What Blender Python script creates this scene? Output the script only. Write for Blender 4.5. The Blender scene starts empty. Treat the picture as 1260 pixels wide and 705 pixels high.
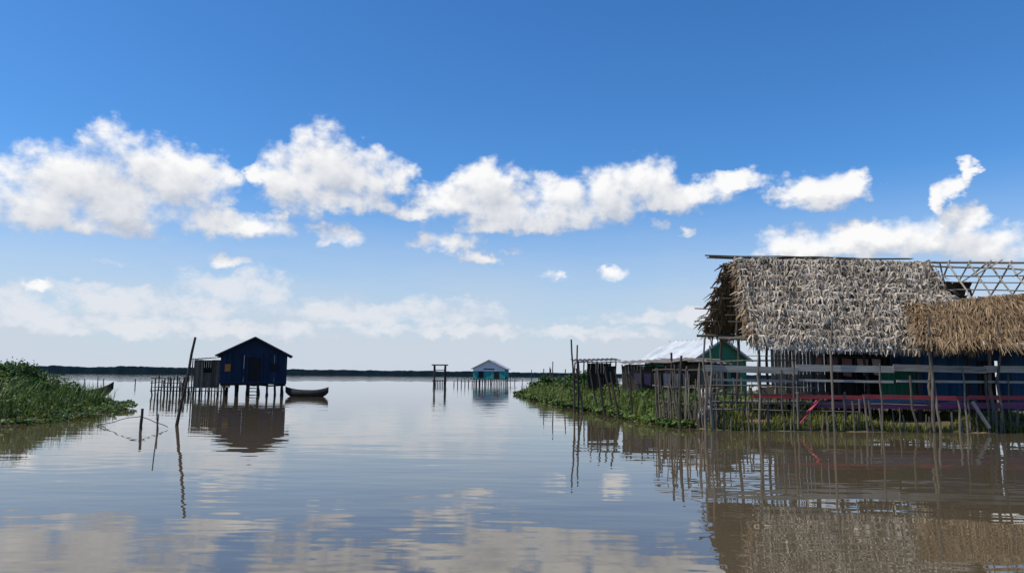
import bpy, math, random
from mathutils import Vector, Matrix, noise
random.seed(7)
R=random.random
U=random.uniform
sc=bpy.context.scene
sc.view_settings.view_transform='Standard'
sc.view_settings.look='None'
sc.view_settings.exposure=0

# ---------------------------------------------------------------- helpers
class MB:
    def __init__(s): s.v=[]; s.f=[]
    def poly(s,pts):
        b=len(s.v); s.v+= [tuple(p) for p in pts]; s.f.append(tuple(range(b,b+len(pts))))
    def box(s,cx,cy,cz,sx,sy,sz,rz=0):
        b=len(s.v); c=math.cos(rz); n=math.sin(rz)
        for z in(-.5,.5):
            for x,y in((-.5,-.5),(.5,-.5),(.5,.5),(-.5,.5)):
                X=x*sx;Y=y*sy
                s.v.append((cx+X*c-Y*n,cy+X*n+Y*c,cz+z*sz))
        for q in((0,3,2,1),(4,5,6,7),(0,1,5,4),(1,2,6,5),(2,3,7,6),(3,0,4,7)):
            s.f.append(tuple(b+i for i in q))
    def beam(s,a,b,w,h):
        a=Vector(a);b=Vector(b);d=(b-a).normalized()
        up=Vector((0,0,1)) if abs(d.z)<.9 else Vector((0,1,0))
        sd=d.cross(up).normalized(); up=sd.cross(d).normalized()
        i=len(s.v)
        for p in(a,b):
            for x,y in((-.5,-.5),(.5,-.5),(.5,.5),(-.5,.5)):
                s.v.append(tuple(p+sd*x*w+up*y*h))
        for q in((0,3,2,1),(4,5,6,7),(0,1,5,4),(1,2,6,5),(2,3,7,6),(3,0,4,7)):
            s.f.append(tuple(i+k for k in q))
    def pole(s,a,b,r0,r1=None,n=7,seg=4,bend=.02):
        if r1 is None:r1=r0*.8
        a=Vector(a);b=Vector(b);d=(b-a);L=d.length;d.normalize()
        up=Vector((0,0,1)) if abs(d.z)<.9 else Vector((0,1,0))
        sd=d.cross(up).normalized(); up=sd.cross(d).normalized()
        i=len(s.v); ox=oy=0
        for k in range(seg+1):
            t=k/seg
            if 0<k<seg: ox=U(-1,1)*bend*L;oy=U(-1,1)*bend*L
            else: ox=oy=0
            c=a.lerp(b,t)+sd*ox+up*oy
            r=(r0+(r1-r0)*t)*U(.9,1.1)
            for j in range(n):
                g=2*math.pi*j/n
                s.v.append(tuple(c+sd*math.cos(g)*r+up*math.sin(g)*r))
        for k in range(seg):
            for j in range(n):
                s.f.append((i+k*n+j,i+k*n+(j+1)%n,i+(k+1)*n+(j+1)%n,i+(k+1)*n+j))
        s.f.append(tuple(i+j for j in range(n))[::-1])
        s.f.append(tuple(i+seg*n+j for j in range(n)))
    def leaf(s,p,size,tilt=.6,n=6,asp=1.0):
        nz=Vector((U(-1,1)*tilt,U(-1,1)*tilt,1)).normalized()
        a=nz.cross(Vector((U(-1,1),U(-1,1),.1))).normalized(); b=nz.cross(a)
        p=Vector(p)
        s.poly([p+a*math.cos(6.283*k/n)*size+b*math.sin(6.283*k/n)*size*asp+nz*(size*.25*(k%2)) for k in range(n)])
    def blade(s,p,h,w,lean=.4):
        p=Vector(p); a=U(0,6.28); d=Vector((math.cos(a),math.sin(a),0)); sd=Vector((-d.y,d.x,0))*w
        l=U(0,lean)*h
        m=p+d*l*.3+Vector((0,0,h*.6)); t=p+d*l+Vector((0,0,h))
        b=len(s.v); s.v+=[tuple(p-sd),tuple(p+sd),tuple(m+sd*.8),tuple(m-sd*.8),tuple(t)]
        s.f+=[(b,b+1,b+2,b+3),(b+3,b+2,b+4)]

def empty(name,loc=(0,0,0),rz=0):
    e=bpy.data.objects.new(name,None); e.location=loc; e.rotation_euler=(0,0,rz)
    sc.collection.objects.link(e); return e
def obj(name,mb,mat,parent=None,smooth=False):
    me=bpy.data.meshes.new(name); me.from_pydata(mb.v,[],mb.f); me.update()
    if smooth: me.polygons.foreach_set('use_smooth',[True]*len(me.polygons))
    o=bpy.data.objects.new(name,me); me.materials.append(mat); sc.collection.objects.link(o)
    if parent: o.parent=parent
    return o

def mat(name,c1,c2,rough=.85,scale=4,stretch=(1,1,1),bump=.3,isl=.6,transl=0,spec=.3,metal=0,c3=None):
    m=bpy.data.materials.new(name); m.use_nodes=True; nt=m.node_tree; N=nt.nodes; Lk=nt.links
    p=N['Principled BSDF']; out=N['Material Output']
    tc=N.new('ShaderNodeTexCoord'); mp=N.new('ShaderNodeMapping'); mp.inputs['Scale'].default_value=stretch
    Lk.new(tc.outputs['Object'],mp.inputs['Vector'])
    nz=N.new('ShaderNodeTexNoise'); nz.inputs['Scale'].default_value=scale; nz.inputs['Detail'].default_value=4; nz.inputs['Roughness'].default_value=.65
    Lk.new(mp.outputs[0],nz.inputs['Vector'])
    ge=N.new('ShaderNodeNewGeometry')
    mr=N.new('ShaderNodeMapRange'); mr.inputs[1].default_value=.3; mr.inputs[2].default_value=.7
    Lk.new(nz.outputs['Fac'],mr.inputs[0])
    mx=N.new('ShaderNodeMix'); mx.inputs[0].default_value=isl
    Lk.new(mr.outputs[0],mx.inputs[2]); Lk.new(ge.outputs['Random Per Island'],mx.inputs[3])
    cr=N.new('ShaderNodeValToRGB'); cr.color_ramp.elements[0].color=(*c1,1); cr.color_ramp.elements[1].color=(*c2,1)
    cr.color_ramp.elements[0].position=.1; cr.color_ramp.elements[1].position=.9
    if c3:
        e=cr.color_ramp.elements.new(.5); e.color=(*c3,1)
    Lk.new(mx.outputs[0],cr.inputs[0]); Lk.new(cr.outputs[0],p.inputs['Base Color'])
    p.inputs['Roughness'].default_value=rough; p.inputs['Metallic'].default_value=metal
    p.inputs['Specular IOR Level'].default_value=spec
    if bump:
        b=N.new('ShaderNodeBump'); b.inputs['Strength'].default_value=bump; b.inputs['Distance'].default_value=.03
        Lk.new(nz.outputs['Fac'],b.inputs['Height']); Lk.new(b.outputs[0],p.inputs['Normal'])
    if transl:
        t=N.new('ShaderNodeBsdfTranslucent'); Lk.new(cr.outputs[0],t.inputs[0])
        s=N.new('ShaderNodeMixShader'); s.inputs[0].default_value=transl
        Lk.new(p.outputs[0],s.inputs[1]); Lk.new(t.outputs[0],s.inputs[2]); Lk.new(s.outputs[0],out.inputs[0])
    return m

M_post=mat('weathered_pole',(.05,.04,.03),(.2,.17,.13),scale=6,stretch=(3,3,.5))
M_dark=mat('dark_wet_wood',(.02,.017,.014),(.07,.055,.045),scale=5,stretch=(3,3,.6))
M_grey=mat('grey_plank',(.12,.11,.095),(.34,.31,.26),scale=3,stretch=(.4,2,5))
M_board=mat('sun_bleached_board',(.15,.135,.11),(.42,.385,.32),scale=3,stretch=(.4,2,5),isl=.4)
M_pale=mat('pale_pole',(.16,.14,.11),(.42,.37,.30),scale=5)
M_red=mat('faded_red_paint',(.16,.025,.03),(.42,.07,.075),scale=3,stretch=(.5,2,4))
M_mar=mat('faded_maroon_paint',(.12,.03,.08),(.30,.09,.17),scale=3,stretch=(.5,2,4))
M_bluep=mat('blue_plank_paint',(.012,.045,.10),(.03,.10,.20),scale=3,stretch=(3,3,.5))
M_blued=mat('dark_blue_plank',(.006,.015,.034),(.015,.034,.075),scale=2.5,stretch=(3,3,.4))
M_tin=mat('rusty_tin',(.07,.05,.04),(.24,.21,.19),rough=.6,scale=1.2,isl=.2,c3=(.14,.11,.09))
M_zinc=mat('pale_zinc',(.30,.32,.33),(.56,.58,.58),rough=.6,scale=1,isl=.2)
M_roofd=mat('dark_roof_sheet',(.02,.019,.018),(.055,.05,.045),rough=.8,scale=1.5,isl=.3)
M_green=mat('green_paint',(.02,.13,.07),(.05,.21,.11),scale=2)
M_teal=mat('teal_paint',(.02,.22,.2),(.05,.33,.3),scale=2)
M_white=mat('white_paint',(.5,.52,.52),(.75,.76,.75),scale=2)
M_thatch=mat('grey_palm_thatch',(.12,.085,.055),(.74,.65,.52),rough=.95,scale=1.1,isl=.6,bump=0,transl=.12,c3=(.47,.395,.30),spec=.05)
M_thatchb=mat('brown_palm_thatch',(.08,.048,.024),(.42,.30,.175),rough=.95,scale=1.6,isl=.62,bump=0,transl=.12,c3=(.24,.16,.09),spec=.05)
M_tbase=mat('thatch_underside',(.05,.032,.018),(.17,.12,.075),rough=.95,scale=8,stretch=(3,.6,.6),bump=1)
M_leaf=mat('hyacinth_leaf',(.022,.045,.008),(.18,.23,.04),rough=.5,scale=.5,isl=.5,bump=0,transl=.3,c3=(.06,.11,.016))
M_bush=mat('bush_leaf',(.01,.035,.008),(.10,.18,.025),rough=.5,scale=.8,isl=.55,bump=0,transl=.3,c3=(.035,.09,.012))
M_grass=mat('grass_blade',(.06,.09,.014),(.26,.27,.07),rough=.7,scale=.5,isl=.6,bump=0,transl=.35)
M_mud=mat('bank_soil',(.035,.05,.018),(.20,.13,.065),rough=.95,scale=.7,isl=0,bump=.6)
M_tarp=mat('white_tarp',(.25,.24,.22),(.55,.54,.52),scale=5,isl=.2)
M_cloth=mat('laundry_cloth',(.06,.1,.25),(.5,.42,.4),scale=1,isl=1,bump=0,c3=(.3,.12,.1))
M_far=mat('hazed_far_forest',(.018,.036,.044),(.034,.062,.070),rough=1,scale=.03,isl=0,bump=0,spec=0)  # bluish haze of distance is mixed into the forest's base colour
M_black=mat('opening_shade_and_lettering',(.008,.008,.009),(.015,.015,.016),scale=3,bump=0)  # near-black colour stands in for shade inside openings; lettering shares it

# ---------------------------------------------------------------- camera
F=917.0; PITCH=math.radians(6.84); ROLL=math.radians(.47)
cam=bpy.data.cameras.new('camera'); co=bpy.data.objects.new('camera',cam); sc.collection.objects.link(co)
Rm=(Matrix.Rotation(math.pi/2+PITCH,3,'X')@Matrix.Rotation(ROLL,3,'Z'))
co.matrix_world=Matrix.Translation((0,0,1.7))@Rm.to_4x4()
cam.sensor_width=36; cam.lens=36*F/1260; cam.clip_end=30000; cam.clip_start=.1
sc.camera=co

# ---------------------------------------------------------------- sun + sky
AZ=math.radians(-100); EL=math.radians(55)
S=Vector((math.sin(AZ)*math.cos(EL),math.cos(AZ)*math.cos(EL),math.sin(EL)))
sl=bpy.data.lights.new('sun','SUN'); sl.energy=4.5; sl.angle=math.radians(.5); sl.color=(1,.94,.83)
so=bpy.data.objects.new('sun',sl); so.rotation_euler=S.to_track_quat('Z','Y').to_euler(); sc.collection.objects.link(so)

w=bpy.data.worlds.new('World'); sc.world=w; w.use_nodes=True; nt=w.node_tree; N=nt.nodes; Lk=nt.links
for n in list(N): N.remove(n)
try: w.cycles.sampling_method='NONE'
except Exception as ex: print(ex)
out=N.new('ShaderNodeOutputWorld')
STR=.12
bg=N.new('ShaderNodeBackground'); bg.inputs[1].default_value=STR
bg0=N.new('ShaderNodeBackground'); bg0.inputs[1].default_value=STR
ms_=N.new('ShaderNodeMixShader'); Lk.new(bg0.outputs[0],ms_.inputs[1]); Lk.new(bg.outputs[0],ms_.inputs[2]); Lk.new(ms_.outputs[0],out.inputs[0])
sky=N.new('ShaderNodeTexSky'); sky.sky_type='NISHITA'; sky.sun_disc=False
sky.sun_elevation=EL; sky.sun_rotation=AZ%(2*math.pi); sky.altitude=0; sky.air_density=1; sky.dust_density=.4; sky.ozone_density=3
def math_(op,a,b=None,c=None,clamp=False):
    n=N.new('ShaderNodeMath'); n.operation=op; n.use_clamp=clamp
    for i,x in enumerate((a,b,c)):
        if x is None: continue
        if isinstance(x,(int,float)): n.inputs[i].default_value=x
        else: Lk.new(x,n.inputs[i])
    return n.outputs[0]
def vm(op,a,b=None,out=0):
    n=N.new('ShaderNodeVectorMath'); n.operation=op
    for i,x in enumerate((a,b)):
        if x is None: continue
        if isinstance(x,(tuple,list)): n.inputs[i].default_value=x
        else: Lk.new(x,n.inputs[i])
    return n.outputs['Value'] if out else n.outputs[0]
tc=N.new('ShaderNodeTexCoord'); sp=N.new('ShaderNodeSeparateXYZ'); Lk.new(vm('NORMALIZE',tc.outputs['Generated']),sp.inputs[0])
az=math_('ARCTAN2',sp.outputs[0],sp.outputs[1]); el=math_('ARCSINE',sp.outputs[2])
cb=N.new('ShaderNodeCombineXYZ'); Lk.new(az,cb.inputs[0]); Lk.new(el,cb.inputs[1]); P=cb.outputs[0]
inside=math_('MULTIPLY',math_('LESS_THAN',math_('ABSOLUTE',az),1.0),math_('MULTIPLY',math_('LESS_THAN',el,.40),math_('GREATER_THAN',el,0.0)))
Lk.new(inside,ms_.inputs[0])
# (bearing x, elevation y, half width, half height, thinness)
puffs=[(150,195,64,38),(92,216,68,42),(215,215,60,38),(55,245,84,38),(170,248,104,36),(5,240,55,38),(255,230,42,28),(60,274,120,15),(298,276,64,19),(338,268,20,13),
(315,214,14,17,.2),(405,200,54,44),(365,225,50,38),(450,218,54,36),(484,222,28,20),(412,245,76,17),
(417,289,36,15,.2),(598,228,46,32),(565,250,64,25),(650,256,74,28),(515,262,34,11,.1),(695,252,62,32),(748,238,50,34),(795,222,44,28),(840,240,60,19),(900,224,48,15),(640,276,105,13),
(550,297,42,15,.2),(595,319,34,8,.35),(632,310,18,6,.4),(812,278,20,10,.5),(847,285,12,7,.5),(680,341,24,9,.35),(755,338,26,10,.4),(283,321,38,11,.3),(140,325,34,5,.55),(45,352,28,7,.5),
(1010,233,58,22),(1050,230,28,16),(970,240,32,14,.1),
(985,300,64,22),(1060,294,74,22),(1130,290,78,26),(1210,300,64,26),(1184,274,36,18),(1330,296,110,34),
(1155,248,14,28,.1),(1170,229,19,13,.15),(1193,208,14,16,.15)]
soft=[(300,362,66,24),(120,368,105,18),(215,379,60,14),(550,385,50,16),(440,386,64,14),(800,391,70,7),(862,386,30,9),(30,382,70,12),(-80,370,90,20),(300,345,22,10),(980,392,120,8),(200,402,280,10),(560,407,220,7)]
def dirn(px,py):
    d=(Rm@Vector((px-630,352.5-py,-F))).normalized()
    return math.atan2(d.x,d.y),math.asin(d.z)
def blob(Pv,lst,grow):
    cur=None
    for b in lst:
        (x,y,rx,ry)=b[:4]; off=b[4] if len(b)>4 else 0
        a,e=dirn(x,y); a0,_=dirn(x-rx,y); a1,_=dirn(x+rx,y); _,e0=dirn(x,y+ry); _,e1=dirn(x,y-ry)
        ra=(a1-a0)/2*grow; re=(e1-e0)/2*grow
        mad=N.new('ShaderNodeVectorMath'); mad.operation='MULTIPLY_ADD'; Lk.new(Pv,mad.inputs[0]); mad.inputs[1].default_value=(1/ra,1/re,0); mad.inputs[2].default_value=(-a/ra,-e/re,math.sqrt(off))
        q=mad.outputs[0]
        d=vm('DOT_PRODUCT',q,q,1)
        if cur is None: cur=d
        else:
            n=N.new('ShaderNodeMath'); n.operation='SMOOTH_MIN'; Lk.new(cur,n.inputs[0]); Lk.new(d,n.inputs[1]); n.inputs[2].default_value=.3; cur=n.outputs[0]
    return math_('SUBTRACT',1.0,math_('MINIMUM',cur,2.5))
def fbm(Pv,scale,detail,rough=.58,sy=1.25,col=False):
    n=N.new('ShaderNodeTexNoise'); n.noise_dimensions='2D'; n.inputs['Scale'].default_value=scale; n.inputs['Detail'].default_value=detail; n.inputs['Roughness'].default_value=rough
    Lk.new(vm('MULTIPLY',Pv,(1,sy,1)),n.inputs['Vector']); return n.outputs['Color' if col else 'Fac']
def vor(Pv,scale,detail=1):
    n=N.new('ShaderNodeTexVoronoi'); n.voronoi_dimensions='2D'; n.feature='F1'; n.inputs['Scale'].default_value=scale
    n.inputs['Detail'].default_value=detail; n.inputs['Roughness'].default_value=.5
    Lk.new(Pv,n.inputs['Vector']); return n.outputs['Distance']
warp=vm('MULTIPLY',vm('SUBTRACT',fbm(P,38,3,.6,1.4,True),(.5,.5,.5)),(.042,.026,0))
PW=vm('ADD',P,warp)
def detail(Pv):
    t=math_('MULTIPLY',math_('SUBTRACT',fbm(Pv,17,6,.57),.5),2.4)
    return math_('MULTIPLY_ADD',math_('SUBTRACT',.42,vor(Pv,30)),.45,t)
m0=blob(PW,puffs,1.17); d0=detail(P)
m1=blob(vm('ADD',PW,(-.008,.030,0)),puffs,1.17)
d1=detail(vm('ADD',P,(-.008,.013,0)))
f0=math_('ADD',m0,d0)
mr=N.new('ShaderNodeMapRange'); mr.interpolation_type='SMOOTHSTEP'; mr.inputs[1].default_value=-.2; mr.inputs[2].default_value=.85; Lk.new(f0,mr.inputs[0])
alpha=mr.outputs[0]
lit=math_('MULTIPLY_ADD',math_('SUBTRACT',m0,m1),.44,.54)
lit=math_('MULTIPLY_ADD',math_('SUBTRACT',d0,d1),.34,lit,clamp=True)
cm=N.new('ShaderNodeMix'); cm.data_type='RGBA'; Lk.new(lit,cm.inputs[0])
cm.inputs[6].default_value=(.42/STR,.47/STR,.58/STR,1); cm.inputs[7].default_value=(.97/STR,.97/STR,.97/STR,1)
sf=math_('MULTIPLY_ADD',math_('SUBTRACT',fbm(P,20,6,.62,1.5),.5),3.6,blob(PW,soft,1.4))
ms=N.new('ShaderNodeMapRange'); ms.interpolation_type='SMOOTHSTEP'; ms.inputs[1].default_value=-.1; ms.inputs[2].default_value=1.3; ms.inputs[4].default_value=.85; Lk.new(sf,ms.inputs[0])
veil=fbm(P,5,4,.6,4.0)
hz=N.new('ShaderNodeMapRange'); hz.interpolation_type='SMOOTHSTEP'; hz.inputs[1].default_value=.27; hz.inputs[2].default_value=.01; hz.inputs[4].default_value=1; Lk.new(el,hz.inputs[0])
va=math_('MULTIPLY',hz.outputs[0],math_('MULTIPLY_ADD',veil,.6,.65,clamp=True))
hs=N.new('ShaderNodeHueSaturation'); hs.inputs['Saturation'].default_value=1.22; Lk.new(sky.outputs[0],hs.inputs['Color'])
tint=vm('MULTIPLY',hs.outputs[0],(.72,1.02,1.26))
def mixc(fac,a,b):
    n=N.new('ShaderNodeMix'); n.data_type='RGBA'; Lk.new(fac,n.inputs[0])
    if isinstance(a,tuple): n.inputs[6].default_value=a
    else: Lk.new(a,n.inputs[6])
    if isinstance(b,tuple): n.inputs[7].default_value=b
    else: Lk.new(b,n.inputs[7])
    return n.outputs[2]
base=mixc(va,tint,(.60/STR,.66/STR,.755/STR,1))
Lk.new(base,bg0.inputs[0])
c=mixc(ms.outputs[0],base,(.79/STR,.81/STR,.86/STR,1))
c=mixc(alpha,c,cm.outputs[2])
Lk.new(c,bg.inputs[0])

# ---------------------------------------------------------------- water
wm=bpy.data.materials.new('lagoon_water'); wm.use_nodes=True; n_=wm.node_tree.nodes; l_=wm.node_tree.links
p=n_['Principled BSDF']; p.inputs['Base Color'].default_value=(.092,.070,.040,1); p.inputs['Roughness'].default_value=.008; p.inputs['IOR'].default_value=1.43
tcw=n_.new('ShaderNodeTexCoord')
def wn(scale,sx,sy,det,rot=0):
    mp=n_.new('ShaderNodeMapping'); mp.inputs['Scale'].default_value=(sx,sy,1); mp.inputs['Rotation'].default_value=(0,0,rot)
    l_.new(tcw.outputs['Object'],mp.inputs[0]); t=n_.new('ShaderNodeTexNoise'); t.inputs['Scale'].default_value=scale; t.inputs['Detail'].default_value=det
    t.noise_dimensions='2D'; l_.new(mp.outputs[0],t.inputs['Vector']); return t.outputs['Fac']
patch=wn(.07,1,1,2)
b1=n_.new('ShaderNodeBump'); b1.inputs['Distance'].default_value=.0115; b1.inputs['Strength'].default_value=1; l_.new(wn(.6,.4,1,2,.12),b1.inputs['Height'])
b2=n_.new('ShaderNodeBump'); b2.inputs['Distance'].default_value=.0036; l_.new(wn(3.0,.4,1,1,-.2),b2.inputs['Height'])
l_.new(patch,b2.inputs['Strength']); l_.new(b1.outputs[0],b2.inputs['Normal']); l_.new(b2.outputs[0],p.inputs['Normal'])
mb=MB(); mb.poly([(-9000,-300,0),(9000,-300,0),(9000,12000,0),(-9000,12000,0)]); obj('water',mb,wm)

# ---------------------------------------------------------------- far shore
mb=MB()
def ribbon(y0,hf,step=6,x0=-3200,x1=3600):
    prev=None; x=x0
    while x<x1:
        h=hf(x)*(.9+.35*noise.noise(Vector((x*.006,y0,0)))+.14*noise.noise(Vector((x*.037,y0,3)))+U(-.05,.07))
        cur=(x,y0,max(h,1.5))
        if prev:
            mb.poly([(prev[0],prev[1],-.5),(cur[0],cur[1],-.5),cur,prev])
            mb.poly([prev,cur,(cur[0],cur[1]+30,cur[2]*.9),(prev[0],prev[1]+30,prev[2]*.9)])
        prev=cur; x+=step*U(.7,1.5)
hf=lambda x: 17-7*max(0,min(1,(x+1200)/1300))
ribbon(1800,hf); ribbon(1850,lambda x:hf(x)*1.12)
obj('distant_tree_line',mb,M_far)

# ---------------------------------------------------------------- banks
def interp(t,pts):
    if t<=pts[0][0]: return pts[0][1]
    for (a,b),(c,d) in zip(pts,pts[1:]):
        if t<=c: return b+(d-b)*(t-a)/(c-a)
    return pts[-1][1]
RE=[(24.4,6.6),(26.4,5.8),(33,4.7),(43.6,3.4),(55,2.2),(68,1.0),(73,1.0),(76,3),(80,10),(84,30),(86,60)]
LE=[(14,-13.8),(20,-15.2),(23,-16.2),(27,-16.2),(32,-17.4),(38,-19.6),(42,-23.5),(46,-28),(50,-33),(58,-40),(70,-52),(76,-74)]
def rz_(x,y):
    d=min(x-interp(y,RE),(y-24.5),(86-y))+.5*noise.noise(Vector((x*.7,y*.7,1)))
    return max(-.4,min(.32,d*.22))+.06*noise.noise(Vector((x*1.5,y*1.5,5)))-.02
def lz_(x,y):
    d=min(interp(y,LE)-x,y-14)+.8*noise.noise(Vector((x*.6,y*.6,9)))
    return max(-.4,min(.55,d*.17))+.05*noise.noise(Vector((x*1.5,y*1.5,5)))-.03
def grid(name,x0,x1,y0,y1,st,fn,m):
    mb=MB(); nx=int((x1-x0)/st); ny=int((y1-y0)/st)
    for j in range(ny+1):
        for i in range(nx+1):
            x=x0+i*st;y=y0+j*st; mb.v.append((x,y,fn(x,y)))
    for j in range(ny):
        for i in range(nx):
            a=j*(nx+1)+i; q=(a,a+1,a+nx+2,a+nx+1)
            if max(mb.v[k][2] for k in q)>-.35: mb.f.append(q)
    return obj(name,mb,m,smooth=True)
grid('bank_terrain',0,46,23,87,.5,rz_,M_mud)
grid('bank_terrain',-80,-12,12,78,.6,lz_,M_mud)

# left bank plants
mb=MB()
for i in range(30000):
    y=12+64*R()**1.25; e=interp(y,LE)+.7*noise.noise(Vector((y*.45,3,0)))
    x=e+.9-min(26,abs(random.gauss(0,1))*5.0)
    dd=e-x
    nn=noise.noise(Vector((x*.55,y*.55,2)))
    top=(.20+.17*max(0,min(4,dd)))*(1+1.2*nn)
    if dd<.3 and noise.noise(Vector((x*1.1,y*1.1,7)))<-.0: continue
    z=max(0,lz_(x,y))+max(.04,top)*R()**.6
    mb.leaf((x,y,z),U(.045,.10)*(1+.3*(y>34)),.75,6,.8)
for i in range(6000):
    y=U(20,42); e=interp(y,LE); x=e-U(.3,8)
    mb.blade((x,y,max(0,lz_(x,y))),U(.4,1.2),.012,.6)
obj('water_hyacinth',mb,M_leaf)
def bush(name,blobs,leaf,per,m):
    e=empty(name); mb=MB(); tr=MB()
    for (cx,cy,cz,r) in blobs:
        tr.pole((cx+U(-.2,.2),cy,.1),(cx,cy,cz),.04,.015)
        nc=int(22*r*r)+8
        for k in range(nc):
            d=Vector((random.gauss(0,1),random.gauss(0,1),random.gauss(0,1))).normalized()*r*U(.45,1.1)
            c=Vector((cx,cy,cz))+Vector((d.x,d.y,d.z*.85))
            if c.z<.15: continue
            for q in range(per):
                mb.leaf(c+Vector((random.gauss(0,.14),random.gauss(0,.14),random.gauss(0,.1))),U(.5,1.2)*leaf,1.2,5,.5)
    obj('foliage',mb,m,e); obj('stems',tr,M_dark,e)
bush('bush',[(-23.9,33.5,1.5,1.0),(-22.6,34.5,1.4,.9),(-25,34,1.6,1.1),(-21.4,33,.95,.7),(-27,35,1.5,1.2),(-23,36,1.4,.9),(-20.4,32.6,.75,.6),(-22.6,31.5,.85,.7),(-22.2,33.6,1.7,.6),(-23.9,33.2,2.0,.6),(-19.6,33.4,.65,.5),(-22.9,32.6,1.5,.7),(-24.5,31,.9,.7)],.085,50,M_bush)

# right bank plants
mb=MB()
for i in range(26000):
    y=25.5+50*R()**1.1; e=interp(y,RE)+.5*noise.noise(Vector((y*.5,8,0)))
    x=e-.7+min(14,abs(random.gauss(0,1))*2.6)
    dd=x-e
    if y<27.2 and x>6.6: continue
    nn=noise.noise(Vector((x*.6,y*.4,12)))
    if dd<.2 and noise.noise(Vector((x*1.2,y*.8,7)))<-.0: continue
    top=(.18+.14*max(0,min(3,dd)))*(1+1.1*nn)*(1+.012*(y-25))
    z=max(0,rz_(x,y))+max(.04,top)*R()**.6
    mb.leaf((x,y,z),U(.05,.1)*(1+.015*(y-25)),.75,6,.8)
obj('water_hyacinth',mb,M_leaf)
mb=MB()
for i in range(26000):
    x=U(6.4,24); y=24.55+6*R()**1.5
    k=noise.noise(Vector((x*.6,y*.6,4)))
    if k<-.1: continue
    mb.blade((x,y,max(-.02,rz_(x,y))),U(.10,.30)*(1+k),.014,.9)
for i in range(7000):
    y=U(27,70); e=interp(y,RE); x=e+U(-.1,9)
    mb.blade((x,y,max(0,rz_(x,y))),U(.3,.95),.015+.0004*(y-27),.6)
obj('grass',mb,M_grass)
bush('bush',[(4.2,62,1.0,.9),(5.4,60,1.3,1.0),(3.2,66,1.0,.9),(6.6,63,1.3,1.0),(2.3,69,.7,.6),(7.8,58,.9,.8),(5.2,52,.8,.6),(4.4,56,.8,.7)],.13,36,M_bush)

# ---------------------------------------------------------------- thatch
def sheet(mb,T0,T1,E0,E1,nu=40,nv=14,amp=.04,off=0):
    T0,T1,E0,E1=map(Vector,(T0,T1,E0,E1)); n=(T1-T0).cross(E0-T0).normalized()
    if n.z<0:n=-n
    b=len(mb.v)
    for j in range(nv+1):
        for i in range(nu+1):
            s=i/nu;t=j/nv
            if j==nv: t+=U(-.03,.03)
            p=T0.lerp(T1,s).lerp(E0.lerp(E1,s),t)+n*(off+U(-1,1)*amp)
            mb.v.append(tuple(p))
    for j in range(nv):
        for i in range(nu):
            a=b+j*(nu+1)+i; mb.f.append((a,a+1,a+nu+2,a+nu+1))
def thatch(mb,T0,T1,E0,E1,rows=15,perm=26,L=.6,W=.035,jit=.3,lift=.1,sag=0):
    T0,T1,E0,E1=map(Vector,(T0,T1,E0,E1)); n=(T1-T0).cross(E0-T0).normalized()
    if n.z<0:n=-n
    dn=(E0-T0).normalized(); ac=(T1-T0).normalized(); wid=(E1-E0).length
    for r in range(rows):
        for i in range(int(perm*wid)):
            s=R(); nn=noise.noise(Vector((s*wid*1.2,r*3.1,0)))
            t=(r+.12*R()+.4*nn)/rows
            t=max(-.01,min(.97,t))
            P0=T0.lerp(T1,s).lerp(E0.lerp(E1,s),t)+n*(sag*noise.noise(Vector((s*wid*.9,t*3,8))))
            a=random.gauss(0,jit)+.5*noise.noise(Vector((s*wid*3,r*2.7,4))); d=dn*math.cos(a)+ac*math.sin(a); sd=(ac*math.cos(a)-dn*math.sin(a))
            l=L*U(.5,1.3); wd=W*U(.5,1.6); tw=n*U(-.6,.6)
            sdw=(sd+tw).normalized()*wd
            h=U(.02,lift)
            a0=P0+n*(.02+h*.3); a1=P0+d*l*.5+n*(h+.05); a2=P0+d*l+n*(h*.9)-Vector((0,0,.04))
            b=len(mb.v); mb.v+=[tuple(a0-sdw*.7),tuple(a0+sdw*.7),tuple(a1+sdw),tuple(a1-sdw),tuple(a2+sdw*.3),tuple(a2-sdw*.3)]
            mb.f+=[(b,b+1,b+2,b+3),(b+3,b+2,b+4,b+5)]

# main thatched hut --------------------------------------------------
H=empty('thatched_hut')
RZ=6.2
ridge0=(8.5,28.2,RZ); ridge1=(15.9,28.2,RZ-.08)
fe0=(8.25,25.7,2.95); fe1=(16.1,25.7,2.85); be0=(8.15,31.0,3.5); be1=(16.0,31.0,3.3)
mb=MB(); sheet(mb,ridge0,ridge1,fe0,fe1); sheet(mb,ridge0,ridge1,be0,be1)
obj('thatch_backing',mb,M_tbase,H)
mb=MB(); thatch(mb,ridge0,ridge1,fe0,fe1,rows=14,perm=70,L=.38,W=.023,jit=.6,lift=.18,sag=.16)
thatch(mb,(8.25,25.85,3.05),(16.1,25.85,2.97),(8.25,25.68,2.72),(16.1,25.68,2.62),rows=3,perm=50,L=.26,W=.022,jit=.4,lift=.1)
thatch(mb,ridge0,ridge1,be0,be1,rows=12,perm=10)
obj('palm_thatch',mb,M_thatch,H)
mb=MB()
thatch(mb,(8.25,28.3,RZ-.15),(8.75,28.3,RZ-.15),(7.9,31.1,3.45),(8.6,31.1,3.45),rows=16,perm=34,L=.5,jit=.5,lift=.16)
thatch(mb,(8.35,28.2,RZ-.12),(8.65,28.2,RZ-.12),(8.1,25.75,3.0),(8.45,25.75,3.0),rows=16,perm=40,L=.4,jit=.5,lift=.1)
for k in range(900):
    s=R();t=R(); p0=Vector(ridge0).lerp(Vector(ridge1),s*.5).lerp(Vector(be0).lerp(Vector(be1),s*.5),t)-Vector((0,.05,.08))
    mb.beam(p0,p0+Vector((U(-.15,.15),U(.1,.3),-U(.2,.55))),.03,.006)
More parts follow.
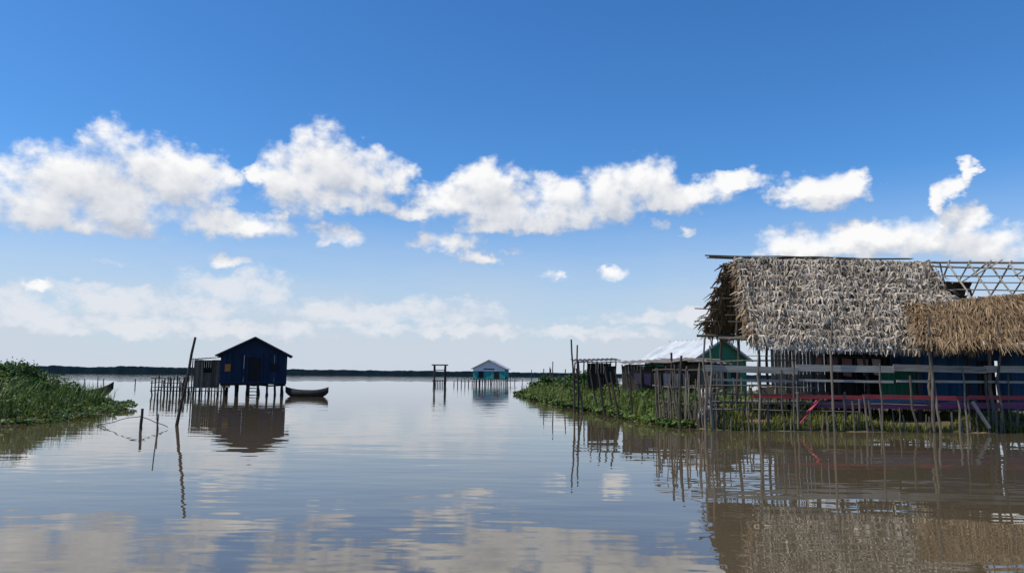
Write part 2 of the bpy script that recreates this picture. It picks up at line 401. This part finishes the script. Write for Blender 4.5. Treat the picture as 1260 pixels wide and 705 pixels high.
obj('rake_thatch',mb,M_thatchb,H)
mb=MB()
for k in range(9):
    mb.pole((8.1-U(0,.8),28.2+U(-.14,.14),RZ+.1+U(-.05,.08)),(U(13,16.4),28.2+U(-.12,.12),RZ+.06+U(-.05,.06)),.022,.014,bend=.008)
for k in range(10):
    t=(k+.5)/10
    a=Vector(ridge0).lerp(Vector(be0),t); b=Vector(ridge1).lerp(Vector(be1),t)
    mb.pole(a+Vector((-U(.15,1.1),U(-.2,.2),-.12+U(-.1,.15))),b+Vector((.3,0,-.12)),.022,.02,bend=.004)
    a=Vector(ridge0).lerp(Vector(fe0),t); b=Vector(ridge1).lerp(Vector(fe1),t)
    mb.pole(a+Vector((-U(.1,.8),.04,-.12+U(-.08,.08))),b+Vector((0,.04,-.12)),.022,.02,bend=.004)
for x in(8.5,10.3,12.2,14.1,15.9):
    mb.pole((x,28.2,RZ),(x,25.8,2.9),.04); mb.pole((x,28.2,RZ),(x,30.9,3.3),.04)
    mb.pole((x,26.0,3.15),(x,30.7,3.35),.045)
    mb.pole((x,28.2,3.2),(x,28.2,RZ-.1),.04)
for y,z in((26.05,3.05),(30.6,3.4)):
    mb.pole((7.6,y,z),(16.4,y,z),.05,.045,bend=.004)
mb.pole((7.5,27.0,3.1),(8.9,27.2,3.12),.06)
obj('roof_frame',mb,M_post,H)
mb=MB()
for x in(8.6,10.5,12.3,14.2,15.9):
    for y in(26.05,28.3,30.6):
        mb.pole((x+U(-.1,.1),y,.0),(x,y,3.15+(y>28)*.2),.065,.05)
obj('support_posts',mb,M_dark,H)
mb=MB()
for y in [26.2+.19*i for i in range(23)]:
    mb.box(12.4,y,.82+U(-.01,.01),7.6,.165,.035)
obj('floor_deck',mb,M_grey,H)
mb=MB()
for i in range(36):
    x=10.6+.145*i; mb.box(x,30.4+U(-.01,.01),1.85+U(-.05,.05),.13,.022,2.0)
obj('back_wall_planks',mb,M_grey,H)
mb=MB()
for i in range(17):
    x=12.3+.15*i; mb.box(x,29.2+U(-.01,.01),1.75,.14,.022,1.8)
obj('dark_partition',mb,M_dark,H)
mb=MB()
for i in range(9):
    x=13.5+.15*i; mb.box(x,27.4+U(-.01,.01),1.5+U(-.02,.02),.14,.022,1.3)
obj('green_partition',mb,M_green,H)
mb=MB()
mb.box(11.6,29.0,1.15,1.1,.5,.06); 
for dx in(-.5,.5):
    for dy in(-.2,.2): mb.box(11.6+dx,29+dy,1.0,.06,.06,.3)
mb.box(10.0,29.5,1.1,.5,.4,.5); mb.box(10.6,29.6,1.05,.35,.4,.4)
obj('bench_and_crates',mb,M_post,H)
mb=MB()
for i in range(5):
    x=10.9+.55*i; z=2.45+U(-.03,.03); w2=U(.3,.45); h2=U(.4,.8)
    mb.poly([(x,27.2,z),(x+w2,27.22,z-.02),(x+w2-.03,27.25,z-h2),(x+.03,27.17,z-h2+.05)])
obj('hanging_clothes',mb,M_cloth,H)
mb=MB(); mb.pole((8.6,27.2,2.5),(15.9,27.2,2.5),.012,.012,bend=.003); obj('clothes_line',mb,M_post,H)

# blue plank room + brown thatch lean-to ------------------------------
B=empty('blue_plank_hut')
mb=MB()
for i in range(30):
    x=14.95+.15*i
    if 11<=i<=15:
        mb.box(x,26.6,2.62,.14,.03,.5); continue
    mb.box(x,26.6+U(-.006,.006),1.75+U(-.02,.02),.142,.03,2.25)
for i in range(18): mb.box(14.88,26.7+.15*i,1.75,.03,.142,2.25)
obj('wall_planks',mb,M_bluep,B)
mb=MB(); mb.box(16.85,26.75,1.5,.8,.03,1.75); obj('doorway_shade',mb,M_black,B)  # black panel behind the plank gap paints the dark of the interior
mb=MB()
for p_ in((13.9,24.9),(15.9,24.9),(17.9,24.9),(19.9,24.9),(14.9,27.4),(18,27.4),(20.5,27.4)): mb.pole((*p_,0),(p_[0]+.03,p_[1],2.9),.06,.05)
mb.pole((13.5,24.9,2.82),(20.8,24.9,2.86),.05,.045,bend=.003)
for x in [13.8+.75*i for i in range(10)]: mb.pole((x,24.5,2.62),(x+.3,27,4.45),.035)
obj('posts_and_rafters',mb,M_post,B)
t0=(14.6,27.0,4.45);t1=(20.8,27.0,5.0);e0=(13.6,24.4,2.95);e1=(20.8,24.4,2.85)
mb=MB(); sheet(mb,t0,t1,e0,e1,36,12,.04); obj('thatch_backing',mb,M_tbase,B)
mb=MB(); thatch(mb,t0,t1,e0,e1,rows=14,perm=56,L=.9,W=.014,jit=.22,lift=.14,sag=.2)
thatch(mb,(14.4,27.0,4.45),(14.9,27,4.5),(13.35,24.5,2.95),(13.9,24.5,2.95),rows=12,perm=60,L=.6,W=.018,jit=.5,lift=.18)
obj('palm_thatch',mb,M_thatchb,B)

# bare roof frame ----------------------------------------------------
Fm=empty('unfinished_roof_frame')
mb=MB()
mb.pole((15.6,28.6,6.2),(22.6,28.6,6.2),.05,bend=.004); mb.pole((15.4,28.7,6.1),(22.6,28.9,5.95),.04,bend=.004)
for i in range(9):
    x=16.1+.8*i
    mb.pole((x,28.6,6.2),(x+U(-.1,.1),26.6,3.9),.035); mb.pole((x+.1,28.6,6.3),(x+U(-.1,.1),31.2,3.6),.035)
for t in(.25,.5,.75):
    mb.pole((16,28.6-2*t,6.2-2.35*t),(22.5,28.6-2*t,6.2-2.35*t),.025,bend=.004)
    mb.pole((16,28.6+2.6*t,6.2-2.65*t),(22.5,28.6+2.6*t,6.2-2.65*t),.025,bend=.004)
for a,b in(((16.6,28.6,6.2),(18.3,30.6,4.3)),((18.4,28.5,6.2),(17.0,30.4,4.5)),((19.0,28,5.6),(20.2,28.5,6.2)),((17.5,28,5.6),(18.9,28.4,6.3))): mb.pole(a,b,.03)
obj('poles',mb,M_pale,Fm)
mb=MB()
for x in(16.6,19.5,22): 
    for y in(26.6,31.2): mb.pole((x,y,0),(x,y,3.9),.06)
obj('posts',mb,M_dark,Fm)
mb=MB(); sheet(mb,(16.1,29.3,5.5),(18.0,29.3,5.5),(16.1,31,3.7),(18.6,31,3.7),12,8,.04); thatch(mb,(16.1,29.2,5.5),(18.2,29.2,5.5),(16.1,31,3.7),(18.6,31,3.7),rows=8,perm=20)
obj('partial_thatch',mb,M_tbase,Fm)

# front railing ------------------------------------------------------
Fc=empty('wooden_railing')
mb=MB()
for i,(a,b) in enumerate(((6.3,9.4),(9.35,12.6),(12.55,15.6),(15.55,18.6),(18.55,22))):
    z=2.0+U(-.03,.03); mb.beam((a,24.62+(i%2)*.03,z+U(-.05,.05)),(b,24.62+(i%2)*.03,z+U(-.06,.04)),.03,.22)
    mb.beam((a+.1,24.66,1.64),(b-.05,24.66,1.60+U(-.04,.04)),.03,.08)
obj('grey_rails',mb,M_board,Fc)
mb=MB()
for a,b in((8.0,11.6),(11.62,15.1),(15.12,17.2)):
    mb.beam((a,24.9,1.12),(b,24.9,1.10+U(-.03,.03)),.03,.14)
mb.beam((9.35,24.55,.25),(10.1,24.8,.98),.16,.03)
obj('red_boards',mb,M_red,Fc)
mb=MB(); mb.beam((9.9,24.94,.84),(13.2,24.94,.82),.03,.2); mb.beam((13.22,24.94,.81),(17.0,24.94,.88),.03,.2)
obj('maroon_boards',mb,M_mar,Fc)
mb=MB(); mb.beam((11.0,24.97,.99),(15.2,24.97,.99),.03,.1); obj('blue_board',mb,M_bluep,Fc)
mb=MB(); 
for k in range(4): mb.pole((6.2+U(0,.4),24.75,1.35-.26*k+.1),(U(10,16),24.75,1.35-.26*k+U(-.03,.1)),.022,.018,bend=.006)
for i in range(50):
    x=6.4+.26*i+U(-.13,.13); z=random.choice((.3,.4,.5,.6,.7,.8,1.0,1.2,1.9))+U(-.1,.1)
    mb.pole((x,24.55+U(-.1,.12),-.3),(x+U(-.14,.14),24.6,z),U(.022,.05))
obj('stakes',mb,M_post,Fc)
mb=MB()
for x,z,lean,r in((6.33,3.0,.02,.045),(6.55,2.75,-.05,.04),(8.05,2.5,.05,.04),(9.2,2.2,.05,.035),(10.5,3.75,.08,.045),(12.0,2.2,.06,.035),(13.72,3.75,.02,.05),(14.8,2.15,-.05,.035),(15.85,3.6,.12,.05),(17.3,2.3,.03,.035)):
    mb.pole((x,24.52,-.3),(x+lean,24.5,z),r,r*.7)
obj('tall_posts',mb,mat('grey_post',(.06,.05,.04),(.22,.19,.15),scale=5,stretch=(2,2,.6)),Fc)
mb=MB(); mb.beam((15.0,24.5,1.0),(15.5,24.5,.15),.05,.1); obj('tan_brace',mb,M_pale,Fc)

# stick pen ----------------------------------------------------------
K=empty('stick_fence')
mb=MB()
for i in range(46):
    t=i/45; x=5.35+1.4*t+U(-.08,.08); y=27.4-2.6*t+U(-.1,.1)
    mb.pole((x,y,-.3),(x+U(-.2,.2),y,U(.7,2.2)),U(.018,.045),bend=.02)
for i in range(26):
    x=6.8+.13*i+U(-.04,.04); mb.pole((x,26.2+U(-.1,.1),0),(x+U(-.12,.12),26.2,U(.9,2.1)),U(.018,.035),bend=.018)
for z in(.8,1.4,1.95,2.25):
    mb.pole((5.2,27.6,z),(6.9,24.7,z+U(-.1,.1)),.03); mb.pole((6.2,26.2,z),(10.3,26.25,z+U(-.1,.1)),.03,bend=.005)
obj('sticks',mb,M_post,K)
mb=MB()
nu,nv=18,10
for j in range(nv+1):
    for i in range(nu):
        a=2*math.pi*i/nu; t=j/nv
        r=(.34*(1-.45*t))*(1+.5*noise.noise(Vector((math.cos(a)*1.6,math.sin(a)*1.6,t*3))))
        if j==nv:r*=.15
        mb.v.append((6.75+math.cos(a)*r,25.9+math.sin(a)*r,.15+t*1.25))
for j in range(nv):
    for i in range(nu): mb.f.append((j*nu+i,j*nu+(i+1)%nu,(j+1)*nu+(i+1)%nu,(j+1)*nu+i))
obj('tarp_bundle',mb,M_tarp)

# ---------------------------------------------------------------- shacks behind
def corr(mb,p00,p10,p01,p11,n=40,amp=.03):
    p00,p10,p01,p11=map(Vector,(p00,p10,p01,p11)); nn=(p10-p00).cross(p01-p00).normalized(); b=len(mb.v)
    for j in range(2):
        for i in range(n+1):
            s=i/n; q=(p00.lerp(p10,s) if j==0 else p01.lerp(p11,s))+nn*amp*math.sin(i*1.57)
            mb.v.append(tuple(q))
    for i in range(n): mb.f.append((b+i,b+i+1,b+n+2+i,b+n+1+i))
def shack(name,x,y,wd,dp,zl,zr,roofm,wallm,walls,rz=0,rise=.2):
    e=empty(name,(x,y,0),rz)
    mb=MB(); corr(mb,(-wd/2-.3,-dp/2-.4,zl),(wd/2+.3,-dp/2-.4,zr),(-wd/2-.3,dp/2+.3,zl+rise),(wd/2+.3,dp/2+.3,zr+rise))
    obj('tin_roof',mb,roofm,e)
    mb=MB()
    for i in range(5):
        X=-wd/2+wd*i/4
        for Y in(-dp/2,dp/2): mb.pole((X+U(-.05,.05),Y,0),(X,Y,min(zl,zr)-.0+.02),.05)
    mb.pole((-wd/2-.2,-dp/2,zl-.06),(wd/2+.2,-dp/2,zr-.06),.04); obj('posts',mb,M_dark,e)
    mb=MB(); n=int(wd/.16)
    for i in range(n):
        X=-wd/2+wd*(i+.5)/n
        if walls(i/n): mb.box(X,dp/2-.1+U(-.01,.01),(zl+.3)/2,wd/n*.96,.02,zl-.4)
        if walls(i/n+3): mb.box(X,-dp/2+.1,(zl)/2,wd/n*.96,.02,zl-.5)
    for i in range(int(dp/.16)):
        mb.box(wd/2,-dp/2+.2+.16*i,zl/2,.02,.15,zl-.5)
    obj('wall_planks',mb,wallm,e)
    return e
shack('plank_shack',5.25,47,2.3,2.4,2.6,2.7,M_roofd,M_dark,lambda f:f>3.7 or .3<f<1)
e=shack('tin_shack',7.9,40,3.6,2.6,2.35,2.6,M_tin,M_post,lambda f:f<1 or f<3.2 or 3.45<f<3.7)
mb=MB(); 
for i in range(6):
    x=-1.6+.5*i; mb.poly([(x,-1.45,1.9),(x+.38,-1.47,1.88),(x+.36,-1.42,1.9-U(.5,.9)),(x+.02,-1.5,1.9-U(.5,.9))])
obj('laundry',mb,M_cloth,e)
mb=MB(); mb.pole((-2,-1.46,1.94),(2,-1.46,1.92),.012); obj('clothes_line',mb,M_post,e)
shack('grey_shack',10.2,42,2.8,2.6,2.6,2.45,M_tin,M_grey,lambda f:True)
def gable_house(name,x,y,rz,wd,dp,z0,ze,zp,wallm,gablem,roofm,ov=.3):
    e=empty(name,(x,y,0),rz)
    mb=MB(); n=int(wd/.18)
    for i in range(n):
        X=-wd/2+wd*(i+.5)/n
        for Y in(-dp/2,dp/2): mb.box(X,Y+U(-.004,.004),(z0+ze)/2,wd/n*.96,.03,ze-z0)
    n=int(dp/.18)
    for i in range(n):
        Y=-dp/2+dp*(i+.5)/n
        for X in(-wd/2,wd/2): mb.box(X,Y,(z0+ze)/2,.03,dp/n*.96,ze-z0)
    obj('wall_planks',mb,wallm,e)
    mb=MB()
    for Y in(-dp/2,dp/2): mb.poly([(-wd/2,Y,ze+.003),(wd/2,Y,ze+.003),(0,Y,zp-.05)])
    obj('gable_ends',mb,gablem,e)
    mb=MB(); sl=(zp-ze)/(wd/2)
    for s in(-1,1):
        for k in(0,.05):
            corr(mb,(0,-dp/2-ov,zp+k),(0,dp/2+ov,zp+k),(s*(wd/2+ov),-dp/2-ov,ze-sl*ov+k),(s*(wd/2+ov),dp/2+ov,ze-sl*ov+k),50,.02)
        mb.beam((0,-dp/2-ov,zp),(s*(wd/2+ov),-dp/2-ov,ze-sl*ov),.04,.12)
    obj('roof',mb,roofm,e)
    return e
e=gable_house('green_house',12.2,50,math.radians(26),4.2,5.2,.3,2.95,4.15,M_green,M_green,M_zinc)
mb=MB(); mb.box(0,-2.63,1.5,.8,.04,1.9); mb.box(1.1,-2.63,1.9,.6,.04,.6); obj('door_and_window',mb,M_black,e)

# ---------------------------------------------------------------- blue stilt house
HR=math.radians(17.5)
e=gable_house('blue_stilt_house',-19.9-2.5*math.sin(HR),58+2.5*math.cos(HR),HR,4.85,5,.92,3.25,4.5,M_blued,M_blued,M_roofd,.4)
mb=MB(); mb.box(.05,-2.53,1.95,.95,.04,1.95); mb.box(1.5,-2.53,2.2,.5,.04,.6); obj('doorway_shade',mb,M_black,e)  # black panels on the wall stand in for the unlit interior
mb=MB()
mb.box(0,-2.56,1.02,4.8,.06,.16)
for x in(-.48,.58): mb.box(x,-2.56,2.0,.09,.06,2.0)
mb.box(.05,-2.56,3.03,1.14,.06,.09)
for dx in(-.3,.3): mb.box(1.5+dx,-2.56,2.2,.06,.05,.7)
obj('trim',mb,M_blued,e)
mb=MB()
for x in(-2.1,-1.3,-.45,.3,1.0,1.6,2.15):
    for y in(-2.3,0,2.3): mb.pole((x+U(-.08,.08),y,-.3),(x,y,.9),.085,.08)
for y in(-2.3,0,2.3): mb.pole((-2.4,y,.84),(2.4,y,.84),.07)
for dx in(-.25,.35): mb.pole((dx,-3.3,-.2),(dx,-2.55,1.0),.05)
for z in(.1,.35,.6,.85): mb.pole((-.25,-3.25+z*.75,z),(.35,-3.25+z*.75,z),.04)
obj('stilts_and_ladder',mb,M_dark,e)
mb=MB(); mb.box(-1.9,-2.56,2.15,.42,.02,.55); obj('poster',mb,mat('orange_poster',(.25,.08,.02),(.5,.2,.05),scale=5),e)

D=empty('dock')
mb=MB()
for i in range(26): mb.box(-27.4+.2*i,58.6,.62+U(-.01,.01),.17,2.2,.04)
obj('deck_boards',mb,M_post,D)
mb=MB()
for i in range(24):
    x=-27.5+.24*i; 
    mb.pole((x,57.6,-.3),(x+U(-.05,.05),57.6,.6 if x>-24.9 else U(1.1,1.6)),.06)
    if i%3==0: mb.pole((x,59.6,-.3),(x,59.6,.6),.05)
    if x<-24.9: mb.pole((x,59.6,-.3),(x+U(-.05,.05),59.6,U(1.0,1.5)),.05)
for z in(.35,.95,1.3): mb.pole((-27.6,57.55,z),(-24.9,57.55,z),.035)
mb.pole((-24.9,57.55,.3),(-22,57.55,.35),.035)
obj('pickets',mb,M_dark,D)
mb=MB()
for x,r in((-22.25,.22),(-21.85,.2)): mb.pole((x,57.9,.66),(x,57.9,1.15),r,r*.9,12,3,0)
obj('water_drums',mb,M_white,D)
O=empty('outhouse',(-23.6,58.8,0),math.radians(14))
mb=MB()
for i in range(13):
    x=-.96+.16*i
    if not(4<=i<=7): mb.box(x,-.8+U(-.01,.01),1.7,.15,.03,2.1)
    else: mb.box(x,-.8,1.2,.15,.03,1.1)
    mb.box(x,.8,1.7,.15,.03,2.1)
for i in range(10):
    for x in(-1.06,1.04): mb.box(x,-.7+.16*i,1.7,.03,.15,2.1)
obj('wall_planks',mb,M_post,O)
mb=MB(); corr(mb,(-1.3,-1.1,2.8),(1.3,-1.1,3.0),(-1.3,1.1,2.8),(1.3,1.1,3.05)); obj('tin_roof',mb,M_tin,O)
mb=MB()
for x in(-1.15,1.15): mb.pole((x,-.9,.5),(x,-.9,2.85),.05)
obj('corner_posts',mb,M_dark,O)

# ---------------------------------------------------------------- canoes
def canoe(name,x,y,rz,L,W,Hh,sheer,m):
    e=empty(name,(x,y,0),rz)
    mb=MB(); n=22; k=9
    for i in range(n+1):
        t=-1+2*i/n; hw=W/2*(1-abs(t)**2.4)+.015; top=Hh+sheer*abs(t)**3; bot=-.12+(sheer*.75+Hh*.5)*abs(t)**5
        for sgn,th in((1,0),(.93,-.03)):
            for j in range(k):
                a=math.pi*j/(k-1); 
                mb.v.append((t*L/2,-math.cos(a)*hw*sgn, (top if j in(0,k-1) else top-(top-bot)*math.sin(a)**.6)-(th if 0<j<k-1 else 0)))
    w2=2*k
    for i in range(n):
        for j in range(k-1):
            a=i*w2+j; mb.f.append((a,a+1,a+w2+1,a+w2)); a+=k; mb.f.append((a,a+w2,a+w2+1,a+1))
        for j in(0,k-1):
            a=i*w2+j; mb.f.append((a,a+w2,a+w2+k,a+k))
    obj('hull',mb,m,e,True)
    mb=MB()
    for t in(-.45,0,.45): mb.box(t*L/2,0,Hh-.06,.22,W*.84,.03)
    obj('thwarts',mb,M_post,e)
M_can=mat('dark_grey_hull',(.012,.012,.012),(.032,.03,.028),scale=3,isl=0)
canoe('canoe',-15.8,58.2,math.radians(-8),3.5,.8,.5,.25,M_can)
canoe('canoe',-29.9,52,math.radians(14),4.4,.8,.5,.6,M_can)

# ---------------------------------------------------------------- far structures
e=gable_house('teal_stilt_house',-4.1,150+3.5,math.radians(-6),6.4,7,1.1,3.25,4.85,M_teal,M_white,M_zinc,.45)
mb=MB(); mb.box(0,-3.55,3.0,6.4,.05,.75); obj('white_fascia_boards',mb,M_white,e)
mb=MB(); mb.box(-1.6,-3.54,1.95,1.0,.05,1.2); mb.box(1.5,-3.54,1.8,1.0,.05,1.45); mb.box(0,-3.59,3.02,2.2,.02,.22); obj('openings_and_lettering',mb,M_black,e)  # openings are panels with shade painted in; the lettering is truly dark
mb=MB()
for x in(-3,-1.8,-.6,.6,1.8,3):
    for y in(-3.4,0,3.4): mb.pole((x,y,-.3),(x,y,1.1),.12)
mb.box(0,-3.9,1.05,7.4,1.2,.12); mb.box(4.2,-1,.75,2.2,3,.1)
for x in(3.4,4.2,5.1): mb.pole((x,-2.4,-.3),(x,-2.4,1.6),.08)
obj('stilts_and_deck',mb,M_dark,e)
G=empty('gate_frame')
mb=MB()
for x in(-13.4,-11.5):
    for y in(130,131.5): mb.pole((x,y,-.3),(x,y,3.5),.13)
mb.box(-12.45,130.7,3.5,2.7,2.2,.18); mb.box(-12.45,130,2.6,1.9,.1,.12); mb.box(-12.45,130.7,.8,2.4,1.8,.16)
for i in range(7): mb.box(-13.3+.28*i,130,.45,.14,.08,.9)
obj('frame',mb,M_dark,G)
def stake(name,x,y,z,dx=0,r=.045,m=M_post):
    mb=MB(); mb.pole((x,y,-.4),(x+dx,y,z),r,r*.75,7,6,.008); obj(name,mb,m)
for i in range(7): stake('mooring_stake',-10.2+.65*i,134,U(.7,1.3),0,.1,M_dark)
for x,y,z in((2.9,105,2.6),(3.6,100,1.6),(5.0,98,2.9),(1.6,110,1.2),(6.1,96,2.0),(3.4,84,1.7),(4.2,80,2.5)): stake('mooring_stake',x,y,z,U(-.1,.1),.07,M_dark)
for x,y,z in((-67,118,.8),(-66,120,1),(-64,118,.8),(-35,80,.7),(-50,100,.9)): stake('mooring_stake',x,y,z,0,.08,M_dark)
for x,y,dx,z in((2.95,34.5,-.19,3.4),(3.1,34.6,-.05,3.15),(4.2,36,-.43,2.05),(5.3,41.5,-.58,2.45),(4.77,34.7,-.45,2.2),(5.8,39,-.42,2.1),(6.3,38.3,-.5,2.3),(7.9,41,-.2,2.5),(5.83,27.5,.05,2.6),(5.4,24.3,.12,2.4),(3.1,56,0,2.8),(6.4,36.5,-.1,2.3),(3.7,52,.05,2.2),(2.6,60,0,2.3),(5.0,31,-.1,1.5),(5.6,29,.1,1.9),(4.1,32.5,-.35,2.0),(4.5,31.0,-.4,1.9),(3.6,37,-.4,2.1)):
    stake('wooden_stake',x,y,z,dx,.05,M_dark)
stake('mooring_pole',-11.05,24.9,2.9,.5,.055,M_dark)
stake('wooden_stake',-11.3,23.1,.62,.02,.05,M_dark)
stake('wooden_stake',-10.4,22.3,1.1,-.08,.022,M_dark)
Rp=MB(); Rp.pole((-13.3,24.3,.02),(-11.3,23.2,.4),.012,.012,6,8,.012); Rp.pole((-11.3,23.2,.35),(-10.6,23.4,.05),.012,.012); Rp.pole((-10.45,22.4,.5),(-10.2,21.9,-.05),.014,.014); Rp.pole((-13.0,24.0,.1),(-11.8,22.2,-.05),.012,.012)
obj('mooring_rope',Rp,M_dark)
